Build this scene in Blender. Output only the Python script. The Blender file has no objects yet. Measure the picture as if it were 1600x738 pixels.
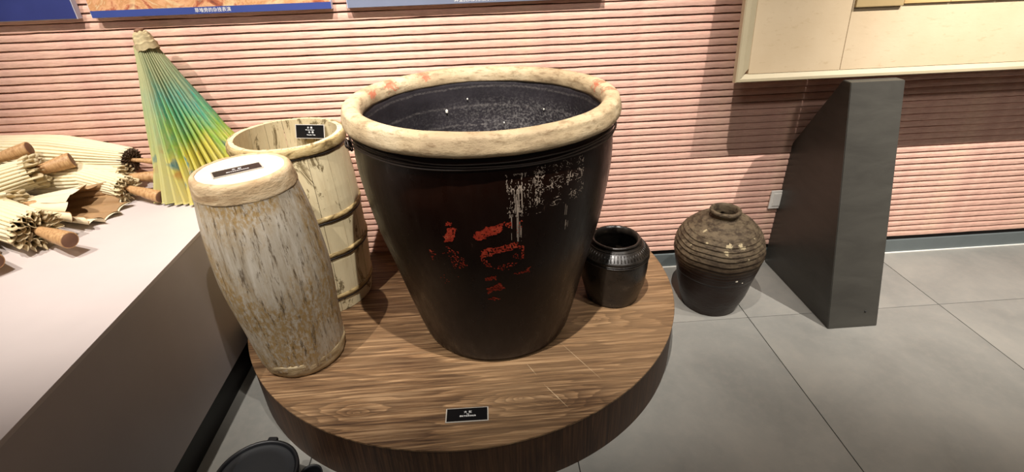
import bpy, bmesh, math, random
from mathutils import Vector, Matrix, noise
random.seed(7)
PI = math.pi
S = bpy.context.scene
COL = S.collection

# ------------------------------------------------------------------ camera
cam_data = bpy.data.cameras.new('camera')
cam = bpy.data.objects.new('camera', cam_data)
COL.objects.link(cam)
cam_data.sensor_fit = 'HORIZONTAL'
cam_data.sensor_width = 36.0
cam_data.lens = 810.95 / 1600 * 36.0
cam_data.clip_start = 0.02
pitch, roll, yaw = 0.5109, -0.0350, -0.0521
fwd = Vector((-math.sin(yaw) * math.cos(pitch), math.cos(yaw) * math.cos(pitch), -math.sin(pitch)))
rgt = Vector((math.cos(yaw), math.sin(yaw), 0))
upv = rgt.cross(fwd)
r2 = rgt * math.cos(roll) + upv * math.sin(roll)
u2 = -rgt * math.sin(roll) + upv * math.cos(roll)
M = Matrix((r2, u2, -fwd)).transposed().to_4x4()
M.translation = Vector((0, 0, 1.338))
cam.matrix_world = M
S.camera = cam

# ------------------------------------------------------------------ world, lamps, exposure
S.view_settings.view_transform = 'Standard'
S.view_settings.look = 'None'
S.view_settings.gamma = 1.0
S.view_settings.exposure = 0.12
w = bpy.data.worlds.new('world')
S.world = w
w.use_nodes = True
bg = w.node_tree.nodes['Background']
bg.inputs[0].default_value = (1.0, 0.96, 0.92, 1)
bg.inputs[1].default_value = 0.042


def spot(x, y, z, tx, ty, tz, watts, size, blend, radius=0.014, col=(1.0, 0.93, 0.86)):
    d = bpy.data.lights.new('track_or_fill_spot', 'SPOT')
    d.energy = watts
    d.spot_size = math.radians(size)
    d.spot_blend = blend
    d.shadow_soft_size = radius
    d.color = col
    o = bpy.data.objects.new('track_or_fill_spot', d)
    COL.objects.link(o)
    o.location = (x, y, z)
    o.rotation_euler = (Vector((tx, ty, tz)) - Vector((x, y, z))).to_track_quat('-Z', 'Y').to_euler()
    return o


spot(-2.05, 0.48, 3.3, -1.30, 1.72, 0.62, 255, 47, 0.95)
spot(-1.05, 0.48, 3.3, -0.80, 1.76, 0.65, 335, 46, 0.95)
spot(0.06, 0.48, 3.3, 0.06, 1.80, 0.75, 515, 46, 0.95)
spot(1.20, 0.48, 3.3, 1.20, 1.85, 0.55, 205, 52, 0.9)
spot(2.30, 0.48, 3.3, 2.10, 1.92, 0.55, 640, 50, 0.9)
# added unseen soft fill spots behind the camera, to brighten the front faces
spot(-1.30, -1.10, 3.0, -0.60, 1.20, 0.3, 42, 76, 0.8, 0.12)
spot(1.60, -1.10, 3.0, 1.20, 1.40, 0.3, 60, 76, 0.8, 0.12)


# ------------------------------------------------------------------ materials
class NT:
    def __init__(self, name):
        self.m = bpy.data.materials.new(name)
        self.m.use_nodes = True
        self.t = self.m.node_tree
        self.b = self.t.nodes['Principled BSDF']
        self._co = None

    def n(self, typ, **kw):
        nd = self.t.nodes.new(typ)
        for k, v in kw.items():
            setattr(nd, k, v)
        return nd

    def link(self, a, b):
        self.t.links.new(a, b)

    def val(self, sock, v):
        if isinstance(v, bpy.types.NodeSocket):
            self.link(v, sock)
        elif isinstance(v, (tuple, list)) and len(v) == 3 and sock.type == 'RGBA':
            sock.default_value = (*v, 1)
        else:
            sock.default_value = v

    def co(self, scale=(1, 1, 1), loc=(0, 0, 0), uv=False):
        tc = self.n('ShaderNodeTexCoord')
        mp = self.n('ShaderNodeMapping')
        mp.inputs['Scale'].default_value = scale
        mp.inputs['Location'].default_value = loc
        self.link(tc.outputs['UV' if uv else 'Object'], mp.inputs[0])
        return mp.outputs[0]

    def noise(self, scale=5, detail=4, rough=0.55, stretch=(1, 1, 1), loc=(0, 0, 0), dist=0, uv=False):
        nd = self.n('ShaderNodeTexNoise')
        self.link(self.co(stretch, loc, uv), nd.inputs['Vector'])
        nd.inputs['Scale'].default_value = scale
        nd.inputs['Detail'].default_value = detail
        nd.inputs['Roughness'].default_value = rough
        nd.inputs['Distortion'].default_value = dist
        return nd.outputs[0]

    def ramp(self, fac, stops, interp='LINEAR'):
        nd = self.n('ShaderNodeValToRGB')
        cr = nd.color_ramp
        cr.interpolation = interp
        while len(cr.elements) < len(stops):
            cr.elements.new(0.5)
        for e, (p, c) in zip(cr.elements, stops):
            e.position = p
            e.color = (c, c, c, 1) if isinstance(c, (int, float)) else (*c, 1)
        self.link(fac, nd.inputs[0])
        return nd.outputs[0]

    def mix(self, fac, a, b, mode='MIX'):
        nd = self.n('ShaderNodeMix', data_type='RGBA', blend_type=mode)
        self.val(nd.inputs[0], fac)
        self.val(nd.inputs[6], a)
        self.val(nd.inputs[7], b)
        return nd.outputs[2]

    def math(self, op, a, b=0.0):
        nd = self.n('ShaderNodeMath', operation=op)
        self.val(nd.inputs[0], a)
        self.val(nd.inputs[1], b)
        return nd.outputs[0]

    def sep(self, vec):
        nd = self.n('ShaderNodeSeparateXYZ')
        self.link(vec, nd.inputs[0])
        return nd.outputs

    def blobs(self, pts, wob=0.4, freq=60):
        """mask of irregular stains: pts = (x, y, z, radius) in object space"""
        nz_ = self.noise(freq, 4, 0.65)
        tc = self.co()
        out = None
        for x, y, z, r in pts:
            d = self.n('ShaderNodeVectorMath', operation='DISTANCE')
            self.link(tc, d.inputs[0])
            d.inputs[1].default_value = (x, y, z)
            v = self.math('ADD', self.math('DIVIDE', d.outputs['Value'], r), self.math('MULTIPLY', self.math('SUBTRACT', nz_, 0.5), wob * 6))
            m_ = self.ramp(v, [(0.75, 1.0), (0.95, 0.0)])
            out = m_ if out is None else self.math('MAXIMUM', out, m_)
        return out

    def bump(self, h, strength=0.3, dist=0.01):
        nd = self.n('ShaderNodeBump')
        nd.inputs['Strength'].default_value = strength
        nd.inputs['Distance'].default_value = dist
        self.link(h, nd.inputs['Height'])
        self.link(nd.outputs[0], self.b.inputs['Normal'])

    def set(self, color=None, rough=0.6, metal=0, spec=0.5, coat=None):
        if color is not None:
            self.val(self.b.inputs['Base Color'], color)
        self.val(self.b.inputs['Roughness'], rough)
        self.b.inputs['Metallic'].default_value = metal
        self.b.inputs['Specular IOR Level'].default_value = spec
        if coat:
            self.b.inputs['Coat Weight'].default_value = coat[0]
            self.b.inputs['Coat Roughness'].default_value = coat[1]
        return self.m


def lin(r, g, b):
    return tuple((c / 255 / 12.92) if c / 255 <= 0.04045 else ((c / 255 + 0.055) / 1.055) ** 2.4 for c in (r, g, b))


MAT = {}


def plain(name, rgb, rough=0.6, var=0.12, scale=12, bump=0.0, spec=0.5, stretch=(1, 1, 1)):
    t = NT(name)
    c = lin(*rgb)
    nz = t.noise(scale, 5, 0.6, stretch)
    col = t.ramp(nz, [(0.3, tuple(x * (1 - var) for x in c)), (0.7, tuple(min(1, x * (1 + var)) for x in c))])
    if bump:
        t.bump(nz, bump, 0.004)
    MAT[name] = t.set(col, rough, 0, spec)
    return MAT[name]


# pink ribbed wall
t = NT('pink_slat')
nz = t.noise(9, 6, 0.6, (1, 1, 1))
fine = t.noise(60, 5, 0.65, (0.5, 1, 3))
c = t.ramp(nz, [(0.25, lin(208, 164, 148)), (0.5, lin(222, 180, 161)), (0.78, lin(228, 192, 166))])
c = t.mix(t.ramp(fine, [(0.35, 0.25), (0.6, 0.0)]), c, lin(150, 98, 84))
t.bump(fine, 0.35, 0.004)
MAT['pink_slat'] = t.set(c, 0.75, 0, 0.25)
plain('wall_backing', (82, 46, 40), 0.9)
plain('baseboard', (104, 112, 112), 0.55, 0.06)
plain('white_bead', (235, 233, 225), 0.5, 0.03)
plain('recess_dark', (38, 34, 32), 0.9)

# concrete tile floor
t = NT('floor_tile')
a = t.noise(2.2, 6, 0.6, (1, 1, 1), (0, 0, 0), 0.6)
b = t.noise(26, 6, 0.7)
c = t.ramp(a, [(0.3, lin(124, 124, 119)), (0.5, lin(137, 136, 130)), (0.72, lin(152, 149, 141))])
c = t.mix(t.ramp(b, [(0.45, 0.0), (0.75, 0.3)]), c, lin(160, 153, 143))
t.bump(b, 0.08, 0.003)
MAT['floor_tile'] = t.set(c, t.ramp(a, [(0.3, 0.42), (0.7, 0.58)]), 0, 0.4)
plain('grout', (44, 42, 40), 0.9)


def wood(name, base, dark, light, axis='x', rough=0.5, sc=1.0, ring=True, rs=0.42, knots=()):
    t = NT(name)
    st = {'x': (0.55, 7, 7), 'y': (7, 0.9, 7), 'z': (7, 7, 0.9)}[axis]
    st2 = {'x': (1.6, 62, 62), 'y': (62, 1.6, 62), 'z': (62, 62, 1.6)}[axis]
    a = t.noise(1.1 * sc, 4, 0.5, st, (3, 1, 2), 0.45)
    if knots:
        co = t.co()
        for kx, ky, kr in knots:
            d = t.n('ShaderNodeVectorMath', operation='DISTANCE')
            mp = t.n('ShaderNodeMapping')
            mp.inputs['Location'].default_value = (-kx * 0.38, -ky, 0)
            mp.inputs['Scale'].default_value = (0.38, 1, 0)
            t.link(co, mp.inputs[0])
            t.link(mp.outputs[0], d.inputs[0])
            d.inputs[1].default_value = (0, 0, 0)
            g = t.math('DIVIDE', 0.55 * kr, t.math('ADD', d.outputs['Value'], kr))
            a = t.math('ADD', a, g)
    rings = t.math('FRACT', t.math('MULTIPLY', a, 11.0))
    rings = t.ramp(rings, [(0.0, 0.0), (0.7, 0.75), (0.92, 1.0), (1.0, 0.0)])
    f = t.noise(2.2 * sc, 6, 0.7, st2)
    big = t.noise(2.3, 3, 0.5)
    c = t.ramp(f, [(0.38, lin(*dark)), (0.5, lin(*base)), (0.62, lin(*light))])
    if ring:
        c = t.mix(t.math('MULTIPLY', rings, rs), c, lin(*dark))
    c = t.mix(t.ramp(big, [(0.4, 0.0), (0.7, 0.3)]), c, lin(*light))
    t.bump(f, 0.22, 0.003)
    MAT[name] = t.set(c, rough, 0, 0.4)


wood('platform_wood', (126, 95, 64), (60, 40, 24), (172, 140, 104), 'x', 0.5, 1.0, True, 0.70, ((-0.31, -0.645, 0.03), (0.165, -0.635, 0.03), (0.25, -0.66, 0.022), (0.45, -0.30, 0.03)))
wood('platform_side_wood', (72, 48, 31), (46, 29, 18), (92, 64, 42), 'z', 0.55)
wood('handle_wood', (186, 144, 98), (160, 118, 76), (204, 166, 118), 'x', 0.5, ring=False)
plain('handle_end', (120, 84, 62), 0.7)

# plinth
plain('plinth_top', (206, 195, 191), 0.42, 0.03, 5)
plain('plinth_side', (188, 178, 175), 0.5, 0.05, 4)
plain('black_skirting', (16, 15, 15), 0.5)

# vat
t = NT('vat_glaze')
a = t.noise(3.0, 5, 0.6)
b = t.noise(18, 6, 0.7, (2.2, 2.2, 0.6))
spots = t.noise(70, 3, 0.6)
c = t.ramp(a, [(0.3, lin(17, 6, 2)), (0.6, lin(28, 12, 6)), (0.8, lin(42, 20, 11))])
c = t.mix(t.ramp(b, [(0.66, 0.0), (0.76, 0.35)]), c, lin(112, 86, 70))
c = t.mix(t.ramp(spots, [(0.72, 0.0), (0.76, 0.4)]), c, lin(130, 108, 90))
t.bump(b, 0.08, 0.006)
MAT['vat_glaze'] = t.set(c, t.ramp(b, [(0.3, 0.22), (0.75, 0.5)]), 0, 0.27)
t = NT('vat_inside')
a = t.noise(4, 6, 0.65, (1, 1, 1), (1.5, 0, 0))
dust = t.noise(110, 5, 0.75, (1, 1, 1.3))
x_, y_, z_ = t.sep(t.co())
c = t.ramp(a, [(0.3, lin(30, 27, 31)), (0.7, lin(54, 50, 55))])
zone = t.math('MULTIPLY', t.ramp(z_, [(0.40, 1.0), (0.66, 0.75), (0.70, 0.1)]), t.ramp(t.math('ADD', x_, t.math('MULTIPLY', a, 0.5)), [(0.05, 0.15), (0.38, 1.0)]))
c = t.mix(t.math('MULTIPLY', t.ramp(dust, [(0.47, 0.0), (0.66, 0.85)]), zone), c, lin(150, 146, 143))
rg = t.math('SINE', t.math('MULTIPLY', t.math('ADD', z_, t.math('MULTIPLY', a, 0.03)), 95.0))
c = t.mix(t.math('MULTIPLY', t.ramp(rg, [(0.90, 0.0), (1.0, 0.4)]), t.ramp(dust, [(0.4, 0.1), (0.6, 0.8)])), c, lin(140, 134, 130))
t.bump(dust, 0.25, 0.003)
MAT['vat_inside'] = t.set(c, 0.6, 0, 0.3)
t = NT('vat_rim_clay')
a = t.noise(5, 7, 0.68, (1, 1, 1), (1, 2, 3), 0.5)
b = t.noise(26, 7, 0.75, (1, 1, 3.5))
fine = t.noise(90, 4, 0.7, (1, 1, 2))
c = t.ramp(a, [(0.28, lin(160, 138, 108)), (0.5, lin(196, 174, 138)), (0.72, lin(218, 200, 166))])
c = t.mix(t.ramp(b, [(0.50, 0.0), (0.66, 0.75)]), c, lin(122, 98, 68))
c = t.mix(t.ramp(fine, [(0.62, 0.0), (0.74, 0.5)]), c, lin(104, 84, 60))
red = t.blobs([(-0.30, 0.20, 0.79, 0.028), (-0.335, 0.10, 0.785, 0.022), (0.345, 0.06, 0.79, 0.026), (0.355, -0.02, 0.785, 0.022), (-0.20, 0.30, 0.79, 0.02)], 0.75, 70)
c = t.mix(t.math('MULTIPLY', red, 0.6), c, lin(200, 84, 56))
t.bump(b, 0.4, 0.006)
MAT['vat_rim_clay'] = t.set(c, 0.62, 0, 0.35)
t = NT('red_paint')
a = t.noise(55, 5, 0.7)
c = t.ramp(a, [(0.3, lin(112, 30, 20)), (0.5, lin(176, 54, 32)), (0.75, lin(206, 98, 68))])
MAT['red_paint'] = t.set(c, 0.7, 0, 0.3)
plain('scuff_pale', (168, 152, 136), 0.8, 0.25, 60)
plain('wire_dark', (46, 34, 26), 0.55, 0.2)
plain('white_speck', (226, 222, 212), 0.7)

# drum
t = NT('drum_paint')
a = t.noise(4.2, 6, 0.62, (1.2, 1.2, 0.55), (2, 1, 0), 0.6)
st = t.noise(24, 8, 0.75, (1.7, 1.7, 0.13))
st2 = t.noise(60, 7, 0.78, (1.6, 1.6, 0.18), (4, 4, 4), 0.4)
pit = t.noise(120, 4, 0.7, (1, 1, 0.5))
c = t.ramp(st, [(0.32, lin(134, 116, 90)), (0.46, lin(176, 165, 146)), (0.68, lin(204, 196, 181))])
och = t.math('MULTIPLY', t.ramp(a, [(0.43, 0.0), (0.57, 1.0)]), t.ramp(pit, [(0.40, 0.1), (0.56, 0.9)]))
c = t.mix(och, c, lin(160, 130, 78))
c = t.mix(t.ramp(st2, [(0.55, 0.0), (0.61, 0.85)]), c, lin(84, 68, 48))
t.bump(st2, -1.0, 0.008)
MAT['drum_paint'] = t.set(c, 0.72, 0, 0.25)
t = NT('drum_band_wood')
a = t.noise(9, 6, 0.65, (1, 1, 3), (0, 0, 0), 0.8)
b = t.noise(40, 6, 0.7, (1, 1, 2.5))
c = t.ramp(a, [(0.3, lin(150, 122, 88)), (0.55, lin(194, 170, 134)), (0.75, lin(214, 196, 164))])
c = t.mix(t.ramp(b, [(0.56, 0.0), (0.72, 0.65)]), c, lin(104, 80, 52))
t.bump(b, 0.5, 0.006)
MAT['drum_band_wood'] = t.set(c, 0.75, 0, 0.25)
t = NT('drum_base_wood')
a = t.noise(9, 6, 0.65, (1, 1, 4), (0, 0, 0), 0.9)
c = t.ramp(a, [(0.3, lin(120, 100, 72)), (0.5, lin(172, 152, 116)), (0.72, lin(206, 190, 156))])
t.bump(a, 0.7, 0.01)
MAT['drum_base_wood'] = t.set(c, 0.8, 0, 0.2)
plain('drum_head', (214, 204, 184), 0.6, 0.07, 9, 0.08)

# barrel
t = NT('stave_wood')
a = t.noise(4, 6, 0.6, (1, 1, 0.5))
b = t.noise(24, 6, 0.7, (1.3, 1.3, 0.25), (5, 1, 3))
ck = t.noise(9, 6, 0.75, (1, 1, 0.6), (1, 7, 2), 1.2)
c = t.ramp(a, [(0.3, lin(198, 182, 144)), (0.55, lin(216, 202, 164)), (0.78, lin(228, 216, 182))])
c = t.mix(t.ramp(b, [(0.5, 0.0), (0.75, 0.35)]), c, lin(166, 136, 92))
c = t.mix(t.ramp(ck, [(0.56, 0.0), (0.60, 0.85)]), c, lin(98, 82, 50))
t.bump(b, 0.2, 0.004)
MAT['stave_wood'] = t.set(c, 0.65, 0, 0.3)
t = NT('hoop_wood')
a = t.noise(18, 6, 0.75, (1, 1, 2.5), (0, 0, 0), 0.7)
c = t.ramp(a, [(0.35, lin(92, 74, 44)), (0.5, lin(168, 146, 100)), (0.7, lin(196, 178, 136))])
t.bump(a, 0.5, 0.006)
MAT['hoop_wood'] = t.set(c, 0.7, 0, 0.25)
plain('hoop_iron', (40, 33, 26), 0.5, 0.25, 30)

# jars
t = NT('black_glaze')
a = t.noise(16, 6, 0.7)
c = t.ramp(a, [(0.35, lin(24, 21, 18)), (0.6, lin(44, 38, 32)), (0.78, lin(96, 84, 70))])
t.bump(a, 0.35, 0.005)
MAT['black_glaze'] = t.set(c, t.ramp(a, [(0.3, 0.22), (0.7, 0.45)]), 0, 0.5)
t = NT('jar_brown')
a = t.noise(5, 6, 0.65)
b = t.noise(30, 6, 0.7, (1, 1, 2.5))
z = t.sep(t.co())[2]
c = t.ramp(a, [(0.3, lin(78, 66, 50)), (0.55, lin(102, 88, 68)), (0.75, lin(130, 114, 90))])
c = t.mix(t.ramp(b, [(0.44, 0.0), (0.60, 0.85)]), c, lin(48, 36, 25))
low = t.math('ADD', z, t.math('MULTIPLY', t.math('SUBTRACT', a, 0.5), 0.07))
glz = t.ramp(low, [(0.21, 1.0), (0.29, 0.0)])
c = t.mix(glz, c, lin(40, 25, 17))
stain = t.blobs([(-0.030, -0.135, 0.345, 0.0115), (-0.045, -0.150, 0.325, 0.0101), (0.012, -0.138, 0.345, 0.0115), (0.022, -0.14, 0.34, 0.0072), (-0.06, -0.158, 0.30, 0.0058), (0.04, -0.16, 0.295, 0.0058),
                 (0.075, -0.105, 0.355, 0.0058), (-0.095, -0.055, 0.375, 0.0072), (-0.10, -0.10, 0.345, 0.0050), (-0.145, -0.06, 0.32, 0.0058)], 0.55, 120)
c = t.mix(t.math('MULTIPLY', stain, 0.75), c, lin(190, 174, 138))
t.bump(b, 0.4, 0.005)
MAT['jar_brown'] = t.set(c, t.mix(glz, (0.75, 0.75, 0.75), (0.34, 0.34, 0.34)), 0, 0.28)
plain('jar_dark_inside', (26, 20, 16), 0.8)
plain('pot_black', (22, 23, 26), 0.42, 0.15, 20)
plain('pot_lid', (26, 29, 33), 0.5, 0.12, 8)

# umbrellas
t = NT('painted_paper')
u_, v_, _ = t.sep(t.co((1, 1, 1), (0, 0, 0), True))
n1 = t.noise(3.0, 4, 0.6, (6, 1.3, 1), (0, 0, 0), 0.3, True)
vv = t.math('ADD', v_, t.math('MULTIPLY', t.math('SUBTRACT', n1, 0.5), 0.50))
c = t.ramp(vv, [(0.0, lin(150, 150, 112)), (0.20, lin(118, 136, 102)), (0.34, lin(66, 140, 122)), (0.46, lin(66, 152, 106)),
                (0.56, lin(122, 162, 56)), (0.68, lin(190, 182, 62)), (1.0, lin(202, 182, 96))])
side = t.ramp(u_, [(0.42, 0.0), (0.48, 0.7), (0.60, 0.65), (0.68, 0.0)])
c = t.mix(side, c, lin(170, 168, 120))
bl = t.noise(2.6, 3, 0.5, (16, 2.6, 1), (2.4, 0.3, 0), 0.2, True)
band = t.ramp(v_, [(0.58, 0.0), (0.68, 1.0), (0.86, 1.0), (0.94, 0.0)])
c = t.mix(t.math('MULTIPLY', band, t.ramp(bl, [(0.58, 0.0), (0.66, 0.9)])), c, lin(46, 106, 116))
bl2 = t.noise(2.6, 3, 0.5, (16, 2.6, 1), (2.4, 0.12, 0), 0.2, True)
c = t.mix(t.math('MULTIPLY', band, t.ramp(bl2, [(0.60, 0.0), (0.68, 0.7)])), c, lin(170, 112, 56))
fib = t.noise(9, 5, 0.7, (30, 1.2, 1), (0, 0, 0), 0, True)
c = t.mix(t.ramp(fib, [(0.42, 0.0), (0.62, 0.5)]), c, lin(176, 172, 124))
MAT['painted_paper'] = t.set(c, 0.6, 0, 0.3)
plain('cap_cloth', (176, 160, 122), 0.8, 0.25, 60, 0.3)
plain('cream_paper', (232, 218, 182), 0.65, 0.05, 14)
plain('cream_edge', (214, 196, 156), 0.75, 0.2, 50)
plain('shaded_cream_paper', (158, 124, 84), 0.75, 0.12, 18)  # cream paper with its shade mixed into the colour
plain('dark_paper', (92, 72, 54), 0.85, 0.25, 30)

# board, pillar, posters, labels
t = NT('board_panel')
a = t.noise(3, 5, 0.6)
b = t.noise(40, 5, 0.7, (1, 1, 2))
pit = t.noise(60, 4, 0.6, (0.5, 1, 1.5), (3, 2, 1))
c = t.ramp(a, [(0.3, lin(202, 180, 146)), (0.7, lin(214, 194, 162))])
c = t.mix(t.ramp(pit, [(0.60, 0.0), (0.72, 0.3)]), c, lin(172, 146, 106))
t.bump(b, 0.12, 0.003)
MAT['board_panel'] = t.set(c, 0.6, 0, 0.3)
plain('board_frame', (186, 173, 142), 0.5, 0.05, 10)
wood('board_tile', (206, 172, 116), (182, 146, 92), (220, 190, 136), 'x', 0.55, ring=False)
plain('board_block', (176, 152, 108), 0.5, 0.06)
t = NT('pillar_paint')
a = t.noise(5, 5, 0.6, (1, 1, 3), (0, 0, 0), 0.5)
t.bump(a, 0.1, 0.01)
MAT['pillar_paint'] = t.set(t.ramp(a, [(0.3, lin(62, 60, 55)), (0.7, lin(74, 72, 66))]), 0.42, 0, 0.4)
plain('switch_white', (236, 232, 224), 0.4, 0.02)
plain('blue_panel', (52, 60, 118), 0.4, 0.12, 7)
plain('blue_band', (60, 76, 142), 0.4, 0.04)
plain('grey_blue_band', (122, 130, 152), 0.4, 0.04)
plain('poster_edge', (206, 208, 226), 0.5, 0.03)
t = NT('poster_picture')
a = t.noise(11, 5, 0.62, (1, 1, 1.2), (1, 0, 4), 2.2)
b = t.noise(9, 4, 0.6, (1, 1, 1), (5, 0, 2), 0.8)
c = t.ramp(a, [(0.25, lin(82, 52, 52)), (0.4, lin(178, 104, 74)), (0.5, lin(222, 172, 128)), (0.6, lin(196, 140, 92)), (0.75, lin(236, 220, 180))])
c = t.mix(t.ramp(b, [(0.5, 0.0), (0.62, 0.8)]), c, lin(226, 206, 160))
MAT['poster_picture'] = t.set(c, 0.4, 0, 0.4)
plain('label_black', (14, 13, 14), 0.3, 0.1)
plain('label_white', (238, 238, 236), 0.6, 0.02)
plain('acrylic_edge', (176, 170, 160), 0.15, 0.05)


# ------------------------------------------------------------------ geometry helpers
def obj(name, bm_or_me, mat=None, parent=None, smooth=False, loc=None, rot=None):
    if isinstance(bm_or_me, bmesh.types.BMesh):
        me = bpy.data.meshes.new(name)
        bmesh.ops.recalc_face_normals(bm_or_me, faces=bm_or_me.faces)
        bm_or_me.to_mesh(me)
        bm_or_me.free()
    else:
        me = bm_or_me
    if smooth:
        for p in me.polygons:
            p.use_smooth = True
    if mat and not me.materials:
        me.materials.append(MAT[mat])
    o = bpy.data.objects.new(name, me)
    COL.objects.link(o)
    if parent:
        o.parent = parent
    if loc:
        o.location = loc
    if rot:
        o.rotation_euler = rot
    return o


def thing(name, label, cat, loc=(0, 0, 0), rot=(0, 0, 0), group=None):
    o = bpy.data.objects.new(name, None)
    o.empty_display_size = 0.05
    COL.objects.link(o)
    o.location = loc
    o.rotation_euler = rot
    return tag(o, label, cat, group)


def tag(o, label, cat, group=None):
    o['label'] = label
    o['category'] = cat
    if group:
        o['group'] = group
    return o


def struct(o):
    o['kind'] = 'structure'
    return o


def bm_box(bm, x0, x1, y0, y1, z0, z1, bevel=0.0, seg=2):
    r = bmesh.ops.create_cube(bm, size=1)
    vs = r['verts']
    for v in vs:
        v.co = Vector((x0 if v.co.x < 0 else x1, y0 if v.co.y < 0 else y1, z0 if v.co.z < 0 else z1))
    if bevel:
        es = list({e for v in vs for e in v.link_edges})
        bmesh.ops.bevel(bm, geom=es, offset=bevel, segments=seg, profile=0.7, affect='EDGES')


def box(*a, **k):
    bm = bmesh.new()
    bm_box(bm, *a, **k)
    return bm


def revolve(profile, seg=96, wob=None, closed_top=False):
    """profile: list of (r, z); wob(theta, z, r, i) -> (r, z)"""
    bm = bmesh.new()
    rings = []
    for i, (r, z) in enumerate(profile):
        if r < 1e-5:
            rings.append([bm.verts.new((0, 0, z))])
            continue
        ring = []
        for k in range(seg):
            th = 2 * PI * k / seg
            rr, zz = (r, z) if wob is None else wob(th, z, r, i)
            ring.append(bm.verts.new((rr * math.cos(th), rr * math.sin(th), zz)))
        rings.append(ring)
    for a, b in zip(rings, rings[1:]):
        if len(a) == 1 and len(b) == 1:
            continue
        for k in range(seg):
            k2 = (k + 1) % seg
            if len(a) == 1:
                bm.faces.new((a[0], b[k2], b[k]))
            elif len(b) == 1:
                bm.faces.new((a[k], a[k2], b[0]))
            else:
                bm.faces.new((a[k], a[k2], b[k2], b[k]))
    return bm


def smooth_profile(pts, sub=4):
    """Catmull-Rom through (r, z) points"""
    out = []
    n = len(pts)
    for i in range(n - 1):
        p0, p1, p2, p3 = pts[max(0, i - 1)], pts[i], pts[i + 1], pts[min(n - 1, i + 2)]
        for s in range(sub):
            u = s / sub
            q = []
            for k in (0, 1):
                a, b, c_, d = p0[k], p1[k], p2[k], p3[k]
                q.append(0.5 * (2 * b + (c_ - a) * u + (2 * a - 5 * b + 4 * c_ - d) * u * u + (3 * b - a - 3 * c_ + d) * u ** 3))
            out.append((max(q[0], 0), q[1]))
    out.append(pts[-1])
    return out


def tube(pts, r, seg=8, caps=True, bm=None):
    bm = bm or bmesh.new()
    pts = [Vector(p) for p in pts]
    rings = []
    up = Vector((0.13, 0.27, 1)).normalized()
    for i, p in enumerate(pts):
        d = (pts[min(i + 1, len(pts) - 1)] - pts[max(i - 1, 0)]).normalized()
        a = d.cross(up)
        if a.length < 1e-4:
            a = d.cross(Vector((1, 0, 0)))
        a.normalize()
        b = d.cross(a)
        rr = r[i] if isinstance(r, (list, tuple)) else r
        rings.append([bm.verts.new(p + a * rr * math.cos(2 * PI * k / seg) + b * rr * math.sin(2 * PI * k / seg)) for k in range(seg)])
    for a, b in zip(rings, rings[1:]):
        for k in range(seg):
            bm.faces.new((a[k], a[(k + 1) % seg], b[(k + 1) % seg], b[k]))
    if caps:
        bm.faces.new(rings[0])
        bm.faces.new(rings[-1][::-1])
    return bm


def shear(t_, kx, ky):
    """lean a thing's parts sideways while their bases stay flat"""
    for ch in t_.children:
        for v in ch.data.vertices:
            v.co.x += kx * v.co.z
            v.co.y += ky * v.co.z
        for g in ch.children:
            for v in g.data.vertices:
                v.co.x += kx * v.co.z
                v.co.y += ky * v.co.z


def fbm(p, o=4):
    return noise.fractal(Vector(p), 0.9, 2.1, o)


def text_mesh(body, size, extrude=0.0002, align='CENTER', spacing=1.0):
    cu = bpy.data.curves.new('lettering', 'FONT')
    cu.body = body
    cu.size = size
    cu.align_x = align
    cu.align_y = 'CENTER'
    cu.extrude = extrude
    cu.resolution_u = 2
    cu.space_character = spacing
    ob = bpy.data.objects.new('lettering', cu)
    COL.objects.link(ob)
    dg = bpy.context.evaluated_depsgraph_get()
    dg.update()
    me = bpy.data.meshes.new_from_object(ob.evaluated_get(dg))
    me.name = 'lettering'
    bpy.data.objects.remove(ob)
    bpy.data.curves.remove(cu)
    return me


# ------------------------------------------------------------------ setting: floor
YW = 2.01
floor = struct(obj('floor', box(-3.2, 3.8, -1.7, YW + 0.2, -0.06, -0.004), 'grout'))
JX, JY, TS = 1.0245, 1.597, 0.80
tile_cache = {}
for i in range(-5, 4):
    for j in range(-4, 2):
        x0, x1 = JX + TS * (i - 0), JX + TS * (i + 1)
        y0, y1 = JY + TS * (j - 1), JY + TS * j
        y1c = min(y1, YW - 0.001)
        if x0 < -3.25 or x1 > 3.9 or y0 >= y1c or y0 < -1.7:
            continue
        hw, hh = TS / 2 - 0.0014, (y1c - y0) / 2 - 0.0014
        key = round(hh, 4)
        if key not in tile_cache:
            bm = box(-hw, hw, -hh, hh, -0.012, 0.0, bevel=0.0008, seg=1)
            me = bpy.data.meshes.new('tile')
            bmesh.ops.recalc_face_normals(bm, faces=bm.faces)
            bm.to_mesh(me)
            bm.free()
            me.materials.append(MAT['floor_tile'])
            tile_cache[key] = me
        o = obj('tile', tile_cache[key], None, floor, loc=((x0 + x1) / 2, (y0 + y1c) / 2, 0))
        o.rotation_euler = (0, 0, 0)

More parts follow.
